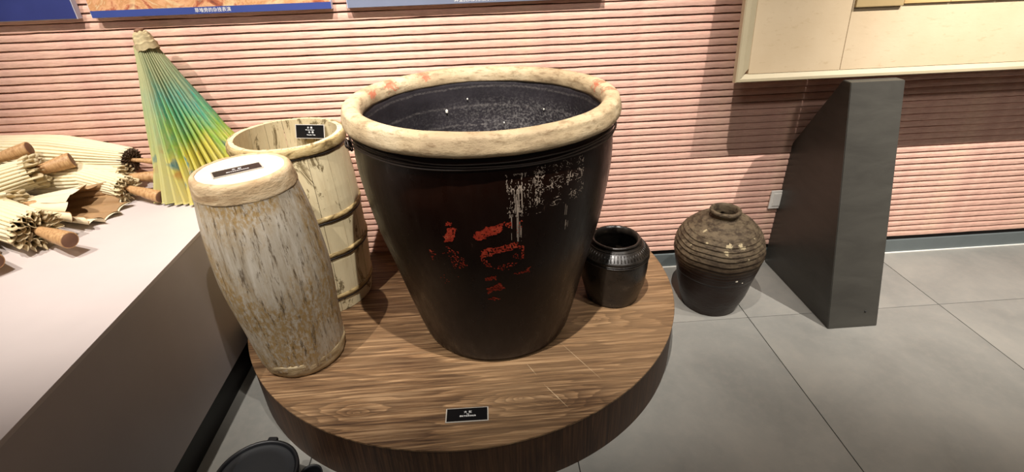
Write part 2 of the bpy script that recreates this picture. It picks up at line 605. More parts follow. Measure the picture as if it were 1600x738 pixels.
# ------------------------------------------------------------------ setting: ribbed wall
wall = struct(obj('wall_back', box(-3.2, 3.8, YW + 0.001, YW + 0.16, 0.0, 3.0), 'wall_backing'))
PITCH = 0.02793
slat_meshes = []
for vnum in range(7):
    bm = bmesh.new()
    nseg = 230
    L0, L1 = -3.2, 3.8
    rows = []
    for k in range(nseg + 1):
        x = L0 + (L1 - L0) * k / nseg
        s = vnum * 13.7
        lo = 0.0022 * noise.noise(Vector((x * 3.1, s, 0))) + 0.0013 * noise.noise(Vector((x * 17, s, 4)))
        if noise.noise(Vector((x * 6.0, s, 9))) > 0.42:
            lo += 0.0022 * abs(noise.noise(Vector((x * 60, s, 2))))
        hi = 0.0010 * noise.noise(Vector((x * 5.0, s, 17)))
        dp = 0.0012 * noise.noise(Vector((x * 7.0, s, 23)))
        prof = [(0.004, 0.0030 + lo), (-0.0106 - dp, 0.0024 + lo), (-0.0122 - dp, 0.0046 + lo), (-0.0118 - dp, 0.0150 + lo * 0.4),
                (-0.0104 - dp, 0.0200 + hi), (-0.0068 - dp, PITCH - 0.0012 + hi), (0.004, PITCH - 0.0004)]
        rows.append([bm.verts.new((x, y, z)) for y, z in prof])
    for a, b in zip(rows, rows[1:]):
        for m in range(len(a) - 1):
            bm.faces.new((a[m], b[m], b[m + 1], a[m + 1]))
    me = bpy.data.meshes.new('slat')
    bmesh.ops.recalc_face_normals(bm, faces=bm.faces)
    bm.to_mesh(me)
    bm.free()
    # make the front face outwards (-y)
    if sum(p.normal.y for p in me.polygons) > 0:
        me.flip_normals()
    me.materials.append(MAT['pink_slat'])
    slat_meshes.append(me)
Z0 = 0.0897
nslat = int((1.75 - Z0) / PITCH)
order = 0
for k in range(nslat):
    order = (order + random.choice((1, 2, 3, 4))) % 7
    obj('slat', slat_meshes[order], None, wall, loc=(0.0, YW - 0.002, Z0 + PITCH * k))
base = struct(obj('baseboard_back', box(-3.2, 3.8, YW - 0.012, YW + 0.002, 0.0, 0.068, bevel=0.001), 'baseboard'))
tr = struct(obj('trim_1', box(-3.2, 3.8, YW - 0.019, YW - 0.0122, 0.0, 0.0045, bevel=0.001), 'white_bead'))
tr2 = struct(obj('trim_2', box(-3.2, 3.8, YW - 0.003, YW + 0.001, 0.0685, 0.0895), 'recess_dark'))

# ------------------------------------------------------------------ white plinth on the left
PX, PZ = -0.905, 0.583
pl = thing('plinth', 'low white-topped display plinth with grey side under the folded paper umbrellas', 'plinth', (PX, 1.0, 0))
obj('top_slab', box(-1.9, 0.0, -1.3, 0.99, PZ - 0.012, PZ, bevel=0.0012), 'plinth_top', pl)
obj('side_panel', box(-1.9, -0.0015, -1.3, 0.99, 0.096, PZ - 0.0122), 'plinth_side', pl)
obj('skirting', box(-1.9, -0.003, -1.3, 0.99, 0.0, 0.0955), 'black_skirting', pl)

# ------------------------------------------------------------------ round wooden platform
PC, PR, PH = (-0.1004, 1.7264), 0.7985, 0.18
pf = thing('round_platform', 'low round brown wood-grain platform carrying the big vat, drum, barrel and black jar', 'platform', (PC[0], PC[1], 0))


def dshape(r, ymax, n=160):
    pts = []
    ymax = ymax - PC[1]
    a0 = math.asin(min(1, ymax / r))
    for k in range(n + 1):
        th = PI - a0 + (PI + 2 * a0) * k / n
        pts.append((r * math.cos(th), r * math.sin(th)))
    return pts


def prism(pts, z0, z1, bevel=0.0):
    bm = bmesh.new()
    lo = [bm.verts.new((x, y, z0)) for x, y in pts]
    if bevel:
        cx = sum(p[0] for p in pts) / len(pts)
        cy = sum(p[1] for p in pts) / len(pts)
        mid = [bm.verts.new((x, y, z1 - bevel)) for x, y in pts]
        hi = [bm.verts.new((cx + (x - cx) * (1 - bevel * 1.3), cy + (y - cy) * (1 - bevel * 1.3), z1)) for x, y in pts]
        layers = [lo, mid, hi]
    else:
        hi = [bm.verts.new((x, y, z1)) for x, y in pts]
        layers = [lo, hi]
    n = len(pts)
    for a, b in zip(layers, layers[1:]):
        for k in range(n):
            bm.faces.new((a[k], a[(k + 1) % n], b[(k + 1) % n], b[k]))
    bm.faces.new(lo[::-1])
    bm.faces.new(layers[-1])
    return bm


obj('side_band', prism(dshape(PR - 0.001, 1.985), 0.0, PH - 0.0065), 'platform_side_wood', pf)
obj('top_panel', prism(dshape(PR, 1.985), PH - 0.006, PH, 0.0015), 'platform_wood', pf)

plain('light_streak_pale', (190, 166, 132), 0.6)  # pale strips painted as streaks of reflected light on the platform top
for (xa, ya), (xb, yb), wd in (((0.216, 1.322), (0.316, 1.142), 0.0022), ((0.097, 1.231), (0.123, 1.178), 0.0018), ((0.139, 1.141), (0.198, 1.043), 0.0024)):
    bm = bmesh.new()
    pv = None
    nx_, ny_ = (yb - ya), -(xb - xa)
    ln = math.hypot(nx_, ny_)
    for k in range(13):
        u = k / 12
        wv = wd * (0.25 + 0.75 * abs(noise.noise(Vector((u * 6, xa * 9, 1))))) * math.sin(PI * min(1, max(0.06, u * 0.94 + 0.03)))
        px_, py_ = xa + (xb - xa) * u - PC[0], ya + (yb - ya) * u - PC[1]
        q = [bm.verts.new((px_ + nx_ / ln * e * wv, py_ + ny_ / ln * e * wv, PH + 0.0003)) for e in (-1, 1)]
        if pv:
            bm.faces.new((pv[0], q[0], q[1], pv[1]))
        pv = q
    obj('light_streak', bm, 'light_streak_pale', pf)

# ------------------------------------------------------------------ big vat
VC = (0.015, 1.501)
vat = thing('water_vat', 'huge dark brown glazed pottery vat with thick beige rim, centre of round platform', 'vat', (VC[0], VC[1], PH))
ZR = [0, 0.037, 0.149, 0.297, 0.446, 0.594, 0.743]
RR = [0.2545, 0.263, 0.288, 0.321, 0.355, 0.376, 0.374]
outer = [(0.0, 0.002), (0.225, 0.0), (0.246, 0.003), (0.2535, 0.014), (0.263, 0.045), (0.288, 0.149), (0.321, 0.297), (0.355, 0.446), (0.3755, 0.594), (0.3775, 0.68), (0.372, 0.735), (0.362, 0.752)]
outer_s = outer[:2] + smooth_profile(outer[2:], 5)


def wob_v(th, z, r, i):
    f = 0.0022 * noise.noise(Vector((math.cos(th) * 1.6, math.sin(th) * 1.6, z * 2.5)))
    return r + f * (1 if r > 0.1 else 0), z


obj('body', revolve(outer_s, 128, wob_v), 'vat_glaze', vat, True)
inner = [(0.352, 0.756), (0.3455, 0.745), (0.343, 0.72), (0.343, 0.62), (0.334, 0.5), (0.31, 0.36), (0.278, 0.2), (0.245, 0.07), (0.2, 0.03), (0.0, 0.022)]


def wob_in(th, z, r, i):
    return r + 0.0018 * noise.noise(Vector((math.cos(th) * 2, math.sin(th) * 2, z * 30))) * (1 if r > 0.1 else 0), z


obj('inner_wall', revolve(smooth_profile(inner, 8), 96, wob_in), 'vat_inside', vat, True)
rim = [(0.353, 0.744), (0.343, 0.748), (0.3405, 0.757), (0.3410, 0.770), (0.3455, 0.782), (0.352, 0.7895), (0.360, 0.7925), (0.372, 0.7930), (0.3835, 0.7905), (0.390, 0.785), (0.3930, 0.776),
       (0.3960, 0.765), (0.3975, 0.755), (0.3955, 0.746), (0.389, 0.7405), (0.379, 0.738), (0.362, 0.738)]


def wob_r(th, z, r, i):
    c_ = Vector((math.cos(th), math.sin(th), z * 6))
    f = 0.0034 * noise.noise(c_ * 1.9) + 0.0016 * noise.noise(c_ * 9)
    return r + f, z + 0.0022 * noise.noise(c_ * 2.1 + Vector((5, 5, 5)))


obj('rim', revolve(smooth_profile(rim, 3), 160, wob_r), 'vat_rim_clay', vat, True)


def vat_r(z):
    for i in range(len(outer) - 1):
        if outer[i][1] <= z <= outer[i + 1][1]:
            u = (z - outer[i][1]) / max(1e-6, outer[i + 1][1] - outer[i][1])
            return outer[i][0] + (outer[i + 1][0] - outer[i][0]) * u
    return 0.37


vr_tab = [(zz_, rr_) for rr_, zz_ in outer_s]


def vat_surf(th, z, off):
    r = None
    for (za, ra), (zb, rb) in zip(vr_tab[2:], vr_tab[3:]):
        if za <= z <= zb:
            r = ra + (rb - ra) * (z - za) / max(1e-6, zb - za)
            break
    r = r if r is not None else 0.37
    a = th - PI / 2
    r, _ = wob_v(a, z, r, 0)
    return Vector(((r + off) * math.cos(a), (r + off) * math.sin(a), z))


def patch(name, th0, th1, z0, z1, step, mask, mat, parent, off=0.0007):
    nt = int((th1 - th0) * 0.35 / step)
    nz_ = int((z1 - z0) / step)
    bm = bmesh.new()
    vc = {}

    def V(i, j):
        if (i, j) not in vc:
            vc[(i, j)] = bm.verts.new(vat_surf(th0 + (th1 - th0) * i / nt, z0 + (z1 - z0) * j / nz_, off))
        return vc[(i, j)]
    for i in range(nt):
        for j in range(nz_):
            if mask(th0 + (th1 - th0) * (i + 0.5) / nt, z0 + (z1 - z0) * (j + 0.5) / nz_):
                bm.faces.new((V(i, j), V(i + 1, j), V(i + 1, j + 1), V(i, j + 1)))
    return obj(name, bm, mat, parent)


def inpoly(x, y, P):
    c_ = False
    n = len(P)
    for i in range(n):
        x1, y1 = P[i]
        x2, y2 = P[i - 1]
        if (y1 > y) != (y2 > y) and x < (x2 - x1) * (y - y1) / (y2 - y1) + x1:
            c_ = not c_
    return c_


# worn red painted character: brush areas laid out in strokes (units: a drawing grid, right and down)
STROKES = [
    (0.62, [(190, 112), (240, 118), (228, 140), (192, 138)]), (0.75, [(205, 148), (270, 155), (255, 240), (190, 248), (176, 212), (205, 190)]),
    (0.35, [(195, 272), (230, 276), (235, 300), (292, 308), (290, 320), (215, 322)]), (0.36, [(250, 338), (330, 345), (350, 410), (270, 450), (240, 400)]),
    (0.22, [(165, 330), (260, 320), (300, 350), (240, 365)]), (0.4, [(70, 312), (125, 335), (105, 400), (85, 360)]), (0.14, [(180, 480), (230, 500), (215, 560), (140, 590)]),
    (0.12, [(270, 460), (300, 470), (312, 610), (290, 600)]),
    (0.8, [(388, 208), (405, 175), (450, 165), (470, 145), (530, 140), (604, 124), (575, 192), (500, 200), (440, 236)]), (0.5, [(608, 122), (664, 122), (660, 156), (612, 154)]),
    (0.25, [(690, 120), (735, 110), (735, 200), (690, 200)]),
    (0.62, [(436, 330), (462, 285), (580, 275), (690, 254), (694, 300), (560, 322), (480, 340), (450, 352)]), (0.6, [(692, 280), (738, 285), (734, 375), (712, 388), (722, 330)]),
    (0.42, [(432, 345), (470, 345), (520, 420), (500, 430), (450, 385)]), (0.38, [(520, 430), (610, 400), (660, 395), (690, 405), (640, 445), (540, 446)]),
    (0.3, [(650, 340), (705, 330), (700, 372), (655, 370)]),
    (0.6, [(470, 495), (545, 488), (540, 520), (470, 526)]), (0.62, [(650, 482), (730, 478), (778, 454), (772, 494), (700, 494)]),
    (0.7, [(480, 592), (520, 572), (570, 548), (604, 594), (560, 612), (520, 610), (486, 640)]), (0.5, [(478, 678), (520, 664), (575, 682), (540, 698)]),
]


def paint_mask(th, z):
    vpx = 345 + (0.747 - PH - z) / 0.0022
    k = 0.00434 + (0.00593 - 0.00434) * (vpx - 345) / 125
    upx = 771 + 7 * (vpx - 345) / 125 + th / k
    x, y = (upx - 660) * 4.61, (vpx - 320) * 4.61
    q = Vector((th * 40, z * 110, 0))
    x += 9 * noise.noise(q)
    y += 9 * noise.noise(q + Vector((7, 7, 7)))
    nz_ = 0.5 + 0.5 * fbm(Vector((th * 75, z * 210, 3)), 4)
    for dens, P in STROKES:
        if inpoly(x, y, P) and nz_ < dens * 0.72 + 0.13:
            return True
    return False


pc_ = patch('painted_character', -0.60, 0.36, 0.20, 0.63, 0.0022, paint_mask, 'red_paint', vat)


def scuff_mask(th, z):
    # pale abrasions below the rim on the right-hand front
    n1_ = noise.noise(Vector((th * 60, z * 26, 1.0))) + 0.5 * noise.noise(Vector((th * 130, z * 70, 3.0)))
    n2_ = noise.noise(Vector((th * 22, z * 95, 7.0))) + 0.6 * noise.noise(Vector((th * 60, z * 150, 4.0)))
    gate = noise.noise(Vector((th * 14, z * 30, 9)))
    e = 0
    if 0.11 < th < 0.36 and 0.575 < z < 0.69:
        e = 0.20 - abs(n1_) * 2.6 + 0.25 * gate - abs(th - 0.2) * 0.5
    if 0.135 < th < 0.22 and 0.50 < z < 0.66:
        e = max(e, 0.16 - abs(noise.noise(Vector((th * 80, z * 5, 2)))) * 1.6 + 0.3 * noise.noise(Vector((th * 30, z * 22, 6))))
    if 0.30 < th < 0.70 and 0.585 < z < 0.70:
        e = max(e, 0.10 - abs(n2_) * 2.4 + 0.30 * gate)
    if 0.54 < th < 0.60 and 0.50 < z < 0.69:
        e = max(e, 0.06 - abs(noise.noise(Vector((th * 100, z * 6, 5)))) * 2.0 + 0.2 * gate)
    return e > 0.05


sc_ = patch('scuff_mark', 0.08, 0.72, 0.49, 0.70, 0.0012, scuff_mask, 'scuff_pale', vat, 0.0005)
pc_['kind'] = 'stuff'
sc_['kind'] = 'stuff'
# tied wire beneath the rim, with a twisted knot at the left
bm = bmesh.new()
for s in range(3):
    pts = []
    for k in range(97):
        th = 2 * PI * k / 96
        rr_ = 0.381 + 0.0015 * s + 0.002 * noise.noise(Vector((math.cos(th) * 3, math.sin(th) * 3, s)))
        pts.append((rr_ * math.cos(th), rr_ * math.sin(th), 0.722 - 0.007 * s + 0.004 * noise.noise(Vector((math.cos(th) * 2.5, math.sin(th) * 2.5, s + 9)))))
    tube(pts, 0.0022, 6, False, bm)
wire = obj('tie_wire', bm, 'wire_dark', vat, True)
bm = bmesh.new()
ka = math.radians(204)
kc = Vector((0.392 * math.cos(ka), 0.392 * math.sin(ka), 0.712))
ax, ay = Vector((-math.sin(ka), math.cos(ka), 0)), Vector((math.cos(ka), math.sin(ka), 0))
for (ox, oz, R1, R2, tilt) in ((0.0, 0.004, 0.017, 0.011, 0.2), (0.012, 0.0, 0.013, 0.014, 1.0), (-0.024, -0.012, 0.012, 0.009, 0.5), (-0.03, -0.008, 0.009, 0.010, 1.4)):
    pts = []
    for k in range(25):
        a_ = 2 * PI * k / 24
        pts.append(kc + ax * (ox + R1 * math.cos(a_)) + ay * (0.006 * math.sin(a_ + tilt)) + Vector((0, 0, oz + R2 * math.sin(a_))))
    tube(pts, 0.0024, 6, False, bm)
obj('wire_knot', bm, 'wire_dark', wire, True)
# white specks stuck on the inner wall
for th, z, r_ in ((1.95, 0.655, 0.0055), (2.02, 0.555, 0.0035), (1.72, 0.69, 0.003), (1.35, 0.60, 0.003), (0.9, 0.66, 0.0028), (1.1, 0.585, 0.0028)):
    bm = bmesh.new()
    R_ = 0.3395 - (0.008 if z < 0.56 else 0)
    m4 = Matrix.Translation((R_ * math.cos(th), R_ * math.sin(th), z)) @ Matrix.Diagonal((1, 1, 1.5, 1))
    bmesh.ops.create_icosphere(bm, subdivisions=1, radius=r_, matrix=m4)
    obj('plaster_speck', bm, 'white_speck', vat)

shear(vat, -0.013, 0.0)

# ------------------------------------------------------------------ drum
DC = (-0.629, 1.368)
drum = thing('wooden_drum', 'tall barrel-shaped wooden drum with worn grey-white paint, front left of platform', 'drum', (DC[0], DC[1], PH))
DH = 0.658
dprof = [(0.1275, 0.0), (0.134, 0.04), (0.1435, 0.165), (0.1550, 0.329), (0.1465, 0.494), (0.1345, 0.585), (0.1320, 0.612)]


def wob_d(th, z, r, i):
    c_ = Vector((math.cos(th) * 1.5, math.sin(th) * 1.5, z * 1.5))
    return r + 0.003 * noise.noise(c_) + 0.0008 * noise.noise(Vector((th * 30, 0, z * 4))), z


obj('body', revolve([(0.0, 0.03)] + smooth_profile([(0.131, 0.03)] + dprof[1:], 8) + [(0.0, 0.612)], 120, wob_d), 'drum_paint', drum, True)


def wob_b(th, z, r, i):
    f = 0.0035 * noise.noise(Vector((math.cos(th) * 4, math.sin(th) * 4, z * 30))) + 0.0015 * noise.noise(Vector((th * 16, 3, z * 80)))
    chip = max(0, math.cos(th - math.radians(205)) - 0.86) * 6
    return r + f - 0.012 * chip * (1 if z < 0.012 else 0.2), max(z + (0.010 * chip if z < 0.02 else 0), 0.0005) + 0.003 * noise.noise(Vector((th * 5, 1, 1))) * (1 if z > 0.02 else 0)


obj('base_band', revolve([(0.0, 0.002), (0.118, 0.0015)] + [(0.1265, 0.004), (0.1310, 0.014), (0.1325, 0.026), (0.1345, 0.040), (0.1355, 0.052), (0.1345, 0.055), (0.130, 0.056)], 110, wob_b), 'drum_base_wood', drum, True)


def wob_t(th, z, r, i):
    return r + 0.0016 * noise.noise(Vector((math.cos(th) * 5, math.sin(th) * 5, z * 25))), z + 0.0012 * noise.noise(Vector((th * 4, 2, 2)))


obj('top_band', revolve([(0.128, 0.600)] + smooth_profile([(0.1310, 0.603), (0.1330, 0.607), (0.1325, 0.614), (0.1305, 0.630), (0.1280, 0.645), (0.1240, 0.6535), (0.118, 0.6572), (0.112, 0.6570), (0.110, 0.653)], 4), 110, wob_t), 'drum_band_wood', drum, True)
obj('drum_head', revolve([(0.0, 0.6545)] + [(0.05, 0.6555), (0.09, 0.6552), (0.112, 0.6548)], 90), 'drum_head', drum, True)


shear(drum, -0.038, -0.019)


def plaque(label, loc, rot, size, lines, parent_name='label_plaque'):
    """lines: (text, height, x, y)"""
    w_, h_ = size
    t_ = thing(parent_name, label, 'label', loc, rot, 'black exhibit labels')
    obj('acrylic_base', box(-w_ / 2, w_ / 2, -h_ / 2, h_ / 2, 0.0002, 0.0026, bevel=0.0006), 'acrylic_edge', t_)
    ins = obj('black_insert', box(-w_ / 2 + 0.0032, w_ / 2 - 0.0032, -h_ / 2 + 0.0025, h_ / 2 - 0.0025, 0.0026, 0.0032), 'label_black', t_)
    for txt, sz, x, y in lines:
        obj('lettering', text_mesh(txt, sz), 'label_white', ins, loc=(x, y, 0.0034))
    return t_


plaque('black label with white lettering on the drumhead', (DC[0] - 0.028, DC[1] - 0.027, PH + 0.6556), (0, 0, math.radians(31)), (0.124, 0.048),
       [('木  鼓', 0.0095, 0, 0.006), ('蹬技节目表演所用的道具', 0.0052, 0, -0.008)])
plaque('black label lying on the platform in front of the vat', (-0.0905, 1.043, PH), (0, 0, math.radians(-1.0)), (0.121, 0.050),
       [('大  缸', 0.0088, 0.002, 0.008), ('Vat', 0.0055, 0.002, 0.001), ('蹬缸节目表演道具', 0.0058, 0.002, -0.006)])

# ------------------------------------------------------------------ barrel of staves
BC, BH = (-0.65, 1.724), 0.639
barrel = thing('stave_barrel', 'open cream barrel of upright wooden staves with hoops, behind the drum', 'barrel', (BC[0], BC[1], PH))


def bar_r(z):
    u = z / BH
    pts = [(0, 0.178), (0.12, 0.187), (0.35, 0.1955), (0.7, 0.193), (1, 0.1795)]
    for (a, ra), (b, rb) in zip(pts, pts[1:]):
        if a <= u <= b + 1e-6:
            return ra + (rb - ra) * (u - a) / (b - a)
    return 0.18


NST = 17
off_a = 0.12
for s in range(NST):
    bm = bmesh.new()
    a0 = off_a + 2 * PI * s / NST + 0.004
    a1 = off_a + 2 * PI * (s + 1) / NST - 0.004
    nz_, na = 12, 4
    top = BH - 0.004 + 0.003 * noise.noise(Vector((s * 1.7, 0, 0)))
    dr_ = 0.0012 * noise.noise(Vector((s * 2.3, 1, 0)))
    grid_o, grid_i = [], []
    for j in range(nz_ + 1):
        z = 0.002 + (top - 0.002) * j / nz_
        ro = bar_r(z) + dr_
        th_ = 0.0175
        grid_o.append([bm.verts.new((ro * math.cos(a0 + (a1 - a0) * k / na), ro * math.sin(a0 + (a1 - a0) * k / na), z)) for k in range(na + 1)])
        grid_i.append([bm.verts.new(((ro - th_) * math.cos(a0 + (a1 - a0) * k / na), (ro - th_) * math.sin(a0 + (a1 - a0) * k / na), z)) for k in range(na + 1)])
    for j in range(nz_):
        for k in range(na):
            bm.faces.new((grid_o[j][k], grid_o[j][k + 1], grid_o[j + 1][k + 1], grid_o[j + 1][k]))
            bm.faces.new((grid_i[j][k + 1], grid_i[j][k], grid_i[j + 1][k], grid_i[j + 1][k + 1]))
        for k in (0, na):
            f = (grid_o[j][k], grid_o[j + 1][k], grid_i[j + 1][k], grid_i[j][k])
            bm.faces.new(f if k == 0 else f[::-1])
    for k in range(na):
        bm.faces.new((grid_o[-1][k], grid_o[-1][k + 1], grid_i[-1][k + 1], grid_i[-1][k]))
        bm.faces.new((grid_o[0][k + 1], grid_o[0][k], grid_i[0][k], grid_i[0][k + 1]))
    obj('stave', bm, 'stave_wood', barrel)


def hoop(z0, z1, th_, mat, rough_=0.001, name='hoop'):
    zc = (z0 + z1) / 2
    prof = [(bar_r(z0) - 0.001, z0), (bar_r(z0) + th_ * 0.8, z0 + 0.001), (bar_r(zc) + th_, zc), (bar_r(z1) + th_ * 0.8, z1 - 0.001), (bar_r(z1) - 0.001, z1)]

    def wb(th, z, r, i):
        return r + rough_ * noise.noise(Vector((th * 7, z * 40, z0))), z + 0.0025 * noise.noise(Vector((math.cos(th) * 2, math.sin(th) * 2, z0)))
    return obj(name, revolve(prof, 110, wb), mat, barrel, True)


prof = [(0.1795, 0.603), (0.1865, 0.6035), (0.1885, 0.608), (0.1875, 0.620), (0.1860, 0.630), (0.1835, 0.634), (0.1775, 0.635)]
obj('rim_hoop', revolve(prof, 110, lambda th, z, r, i: (r + 0.0018 * noise.noise(Vector((th * 6, z * 30, 1))), z + 0.002 * noise.noise(Vector((th * 3, 0, 4))))), 'hoop_wood', barrel, True)
hoop(0.596, 0.603, 0.0035, 'hoop_iron')
hoop(0.372, 0.390, 0.0045, 'hoop_wood')
hoop(0.364, 0.372, 0.0035, 'hoop_iron')
hoop(0.236, 0.252, 0.0045, 'hoop_wood')
hoop(0.227, 0.236, 0.0035, 'hoop_iron')
hoop(0.060, 0.078, 0.0045, 'hoop_wood')
hoop(0.052, 0.060, 0.0035, 'hoop_iron')
obj('bottom_disc', revolve([(0.0, 0.03), (0.168, 0.03), (0.168, 0.045), (0.0, 0.045)], 60), 'stave_wood', barrel)
plaque('black label leaning on the back wall inside the open barrel', (-0.616, 1.860, 0.775), (math.radians(72), 0, math.radians(-12)), (0.112, 0.050),
       [('木  桶', 0.0080, 0.0, 0.013), ('Wooden Bucket', 0.0050, 0, 0.0055), ('木  桶', 0.0080, 0.004, -0.003), ('Wooden Tubs', 0.0055, 0.004, -0.012)])

# ------------------------------------------------------------------ black jar on the platform
JC = (0.451, 1.576)
jar = thing('black_jar', 'small squat black glazed jar with wide mouth, on platform right of the vat', 'jar', (JC[0], JC[1], PH))
jp = [(0.0, 0.001), (0.09, 0.0), (0.0965, 0.004), (0.1, 0.02), (0.113, 0.07), (0.119, 0.13), (0.1205, 0.175), (0.1195, 0.192), (0.1215, 0.196), (0.1195, 0.200), (0.116, 0.203),
      (0.1005, 0.222), (0.0835, 0.232), (0.0825, 0.236), (0.086, 0.239), (0.087, 0.243), (0.084, 0.2465), (0.079, 0.2455), (0.0745, 0.238), (0.073, 0.225), (0.085, 0.21), (0.105, 0.19), (0.106, 0.12), (0.09, 0.03), (0.0, 0.02)]


def wob_j(th, z, r, i):
    f = 0.0015 * noise.noise(Vector((math.cos(th) * 3, math.sin(th) * 3, z * 14)))
    return (r + f) if r > 0.03 else r, z


obj('body', revolve(jp, 120, wob_j), 'black_glaze', jar, True)
# ribbed decoration on the shoulder: short radial ridges
bm = bmesh.new()
for k in range(58):
    th = 2 * PI * k / 58
    p0 = Vector((0.1155 * math.cos(th), 0.1155 * math.sin(th), 0.2035))
    p1 = Vector((0.0985 * math.cos(th), 0.0985 * math.sin(th), 0.2235))
    tube([p0, p0.lerp(p1, 0.5) + Vector((0, 0, 0.0004)), p1], 0.0019, 5, True, bm)
rb = obj('shoulder_ribbing', bm, 'black_glaze', jar, True)
rb['kind'] = 'stuff'
bm = bmesh.new()
for (r_, z_) in ((0.120, 0.188), (0.1212, 0.182), (0.0925, 0.2285)):
    tube([(r_ * math.cos(2 * PI * k / 72), r_ * math.sin(2 * PI * k / 72), z_) for k in range(73)], 0.0018, 5, False, bm)
obj('shoulder_ring', bm, 'black_glaze', jar, True)

# ------------------------------------------------------------------ ridged jar on the floor
FC = (0.912, 1.723)
fj = thing('ridged_jar', 'brown unglazed-shouldered pottery jar with ridges and narrow mouth, on the tiled floor', 'jar', (FC[0], FC[1], 0))
fpts = [(0.1085, 0.0), (0.1115, 0.012), (0.132, 0.074), (0.147, 0.144), (0.1615, 0.214), (0.1685, 0.256), (0.1675, 0.286), (0.158, 0.318), (0.138, 0.352), (0.112, 0.376), (0.082, 0.392), (0.056, 0.399)]
fs = smooth_profile(fpts, 16)
ridged = []
EDG = [0.190, 0.200, 0.214, 0.224, 0.238, 0.256, 0.276, 0.296, 0.312, 0.330, 0.345, 0.362, 0.5]
for (r, z) in fs:
    for e0, e1 in zip(EDG, EDG[1:]):
        if e0 <= z < e1 and e1 < 0.4:
            r += (0.0048 if z > 0.245 else 0.0022) * (0.5 - (z - e0) / (e1 - e0))
    ridged.append((r, z))


def wob_f(th, z, r, i):
    zz_ = z + (0.006 * math.sin(th * 1.0 + 0.6) + 0.005 * noise.noise(Vector((math.cos(th) * 2, math.sin(th) * 2, z * 8)))) * (1 if 0.18 < z < 0.39 else 0)
    return r + 0.0016 * noise.noise(Vector((math.cos(th) * 3, math.sin(th) * 3, z * 20))), zz_


obj('body', revolve([(0.0, 0.002), (0.1, 0.001)] + ridged, 130, wob_f), 'jar_brown', fj, True)
neck = [(0.058, 0.396), (0.0525, 0.400), (0.050, 0.405), (0.0515, 0.412), (0.0560, 0.418), (0.0585, 0.424), (0.0575, 0.431), (0.0525, 0.4345), (0.0465, 0.4325), (0.0425, 0.426), (0.041, 0.41), (0.042, 0.385)]
nk = obj('neck_ring', revolve(smooth_profile(neck, 4), 80, wob_f), 'jar_brown', fj, True)
obj('mouth_interior', revolve([(0.0425, 0.40), (0.06, 0.37), (0.10, 0.34), (0.12, 0.25), (0.0, 0.15)], 60), 'jar_dark_inside', fj, True)
for th, z, s_ in ((-1.50, 0.205, 0.006), (-1.32, 0.19, 0.0035)):
    r_ = 0.160 + 0.0005 if z > 0.2 else 0.1570
    bm = bmesh.new()
    bmesh.ops.create_icosphere(bm, subdivisions=1, radius=s_, matrix=Matrix.Translation((r_ * math.cos(th), r_ * math.sin(th), z)) @ Matrix.Diagonal((1, 0.4, 0.8, 1)))
    obj('glaze_chip', bm, 'drum_head', fj)

# ------------------------------------------------------------------ dark pillar under the board
bm = bmesh.new()
side = [(1.494, 0.0), (2.0, 0.0), (2.0, 0.577), (1.797, 0.884), (1.752, 0.884)]
va = [bm.verts.new((1.2915, y, z)) for y, z in side]
vb = [bm.verts.new((1.4885, y, z)) for y, z in side]
bm.faces.new(va)
bm.faces.new(vb[::-1])
for k in range(5):
    bm.faces.new((va[k], vb[k], vb[(k + 1) % 5], va[(k + 1) % 5]))
bmesh.ops.recalc_face_normals(bm, faces=bm.faces)
bmesh.ops.bevel(bm, geom=list(bm.edges), offset=0.002, segments=2, affect='EDGES')
pil = thing('support_pillar', 'dark grey wedge-shaped pillar standing on the floor under the cream board', 'pillar', (1.39, 1.75, 0))
o = obj('body', bm, 'pillar_paint', pil)
o.location = (-1.39, -1.75, 0)
bm = bmesh.new()
bmesh.ops.create_cone(bm, cap_ends=True, segments=14, radius1=0.0035, radius2=0.003, depth=0.003, matrix=Matrix.Translation((0.045, -0.2405, 0.062)) @ Matrix.Rotation(PI / 2 + 0.28, 4, 'X'))
obj('screw_head', bm, 'black_skirting', pil)

# ------------------------------------------------------------------ leaning cream board
bd = thing('display_board', 'large cream framed board of smooth panels leaning over the dark pillar', 'board', (0.902, 1.802, 0.889), (math.radians(-6.0), 0, 0))
FWD = 0.030
# local axes: x right, y into the wall, z up the board
BW, BHT = 2.4, 0.75
bm = bmesh.new()
p_b = [(0.0, 0.0), (0.0, 0.012), (0.010, 0.024), (0.028, 0.024), (0.028, 0.0)]


def rail(poly, length_axis, l0, l1, mitre=True):
    """poly: (y, d) section, d measured inward from the outer edge"""
    bm = bmesh.new()
    rows = []
    for l, sgn in ((l0, 1), (l1, 0)):
        row = []
        for y, d in poly:
            ll = l + d * sgn
            row.append(bm.verts.new((ll, y, d) if length_axis == 'x' else (d, y, ll)))
        rows.append(row)
    n = len(poly)
    for k in range(n):
        bm.faces.new((rows[0][k], rows[1][k], rows[1][(k + 1) % n], rows[0][(k + 1) % n]))
    bm.faces.new(rows[0])
    bm.faces.new(rows[1][::-1])
    return bm


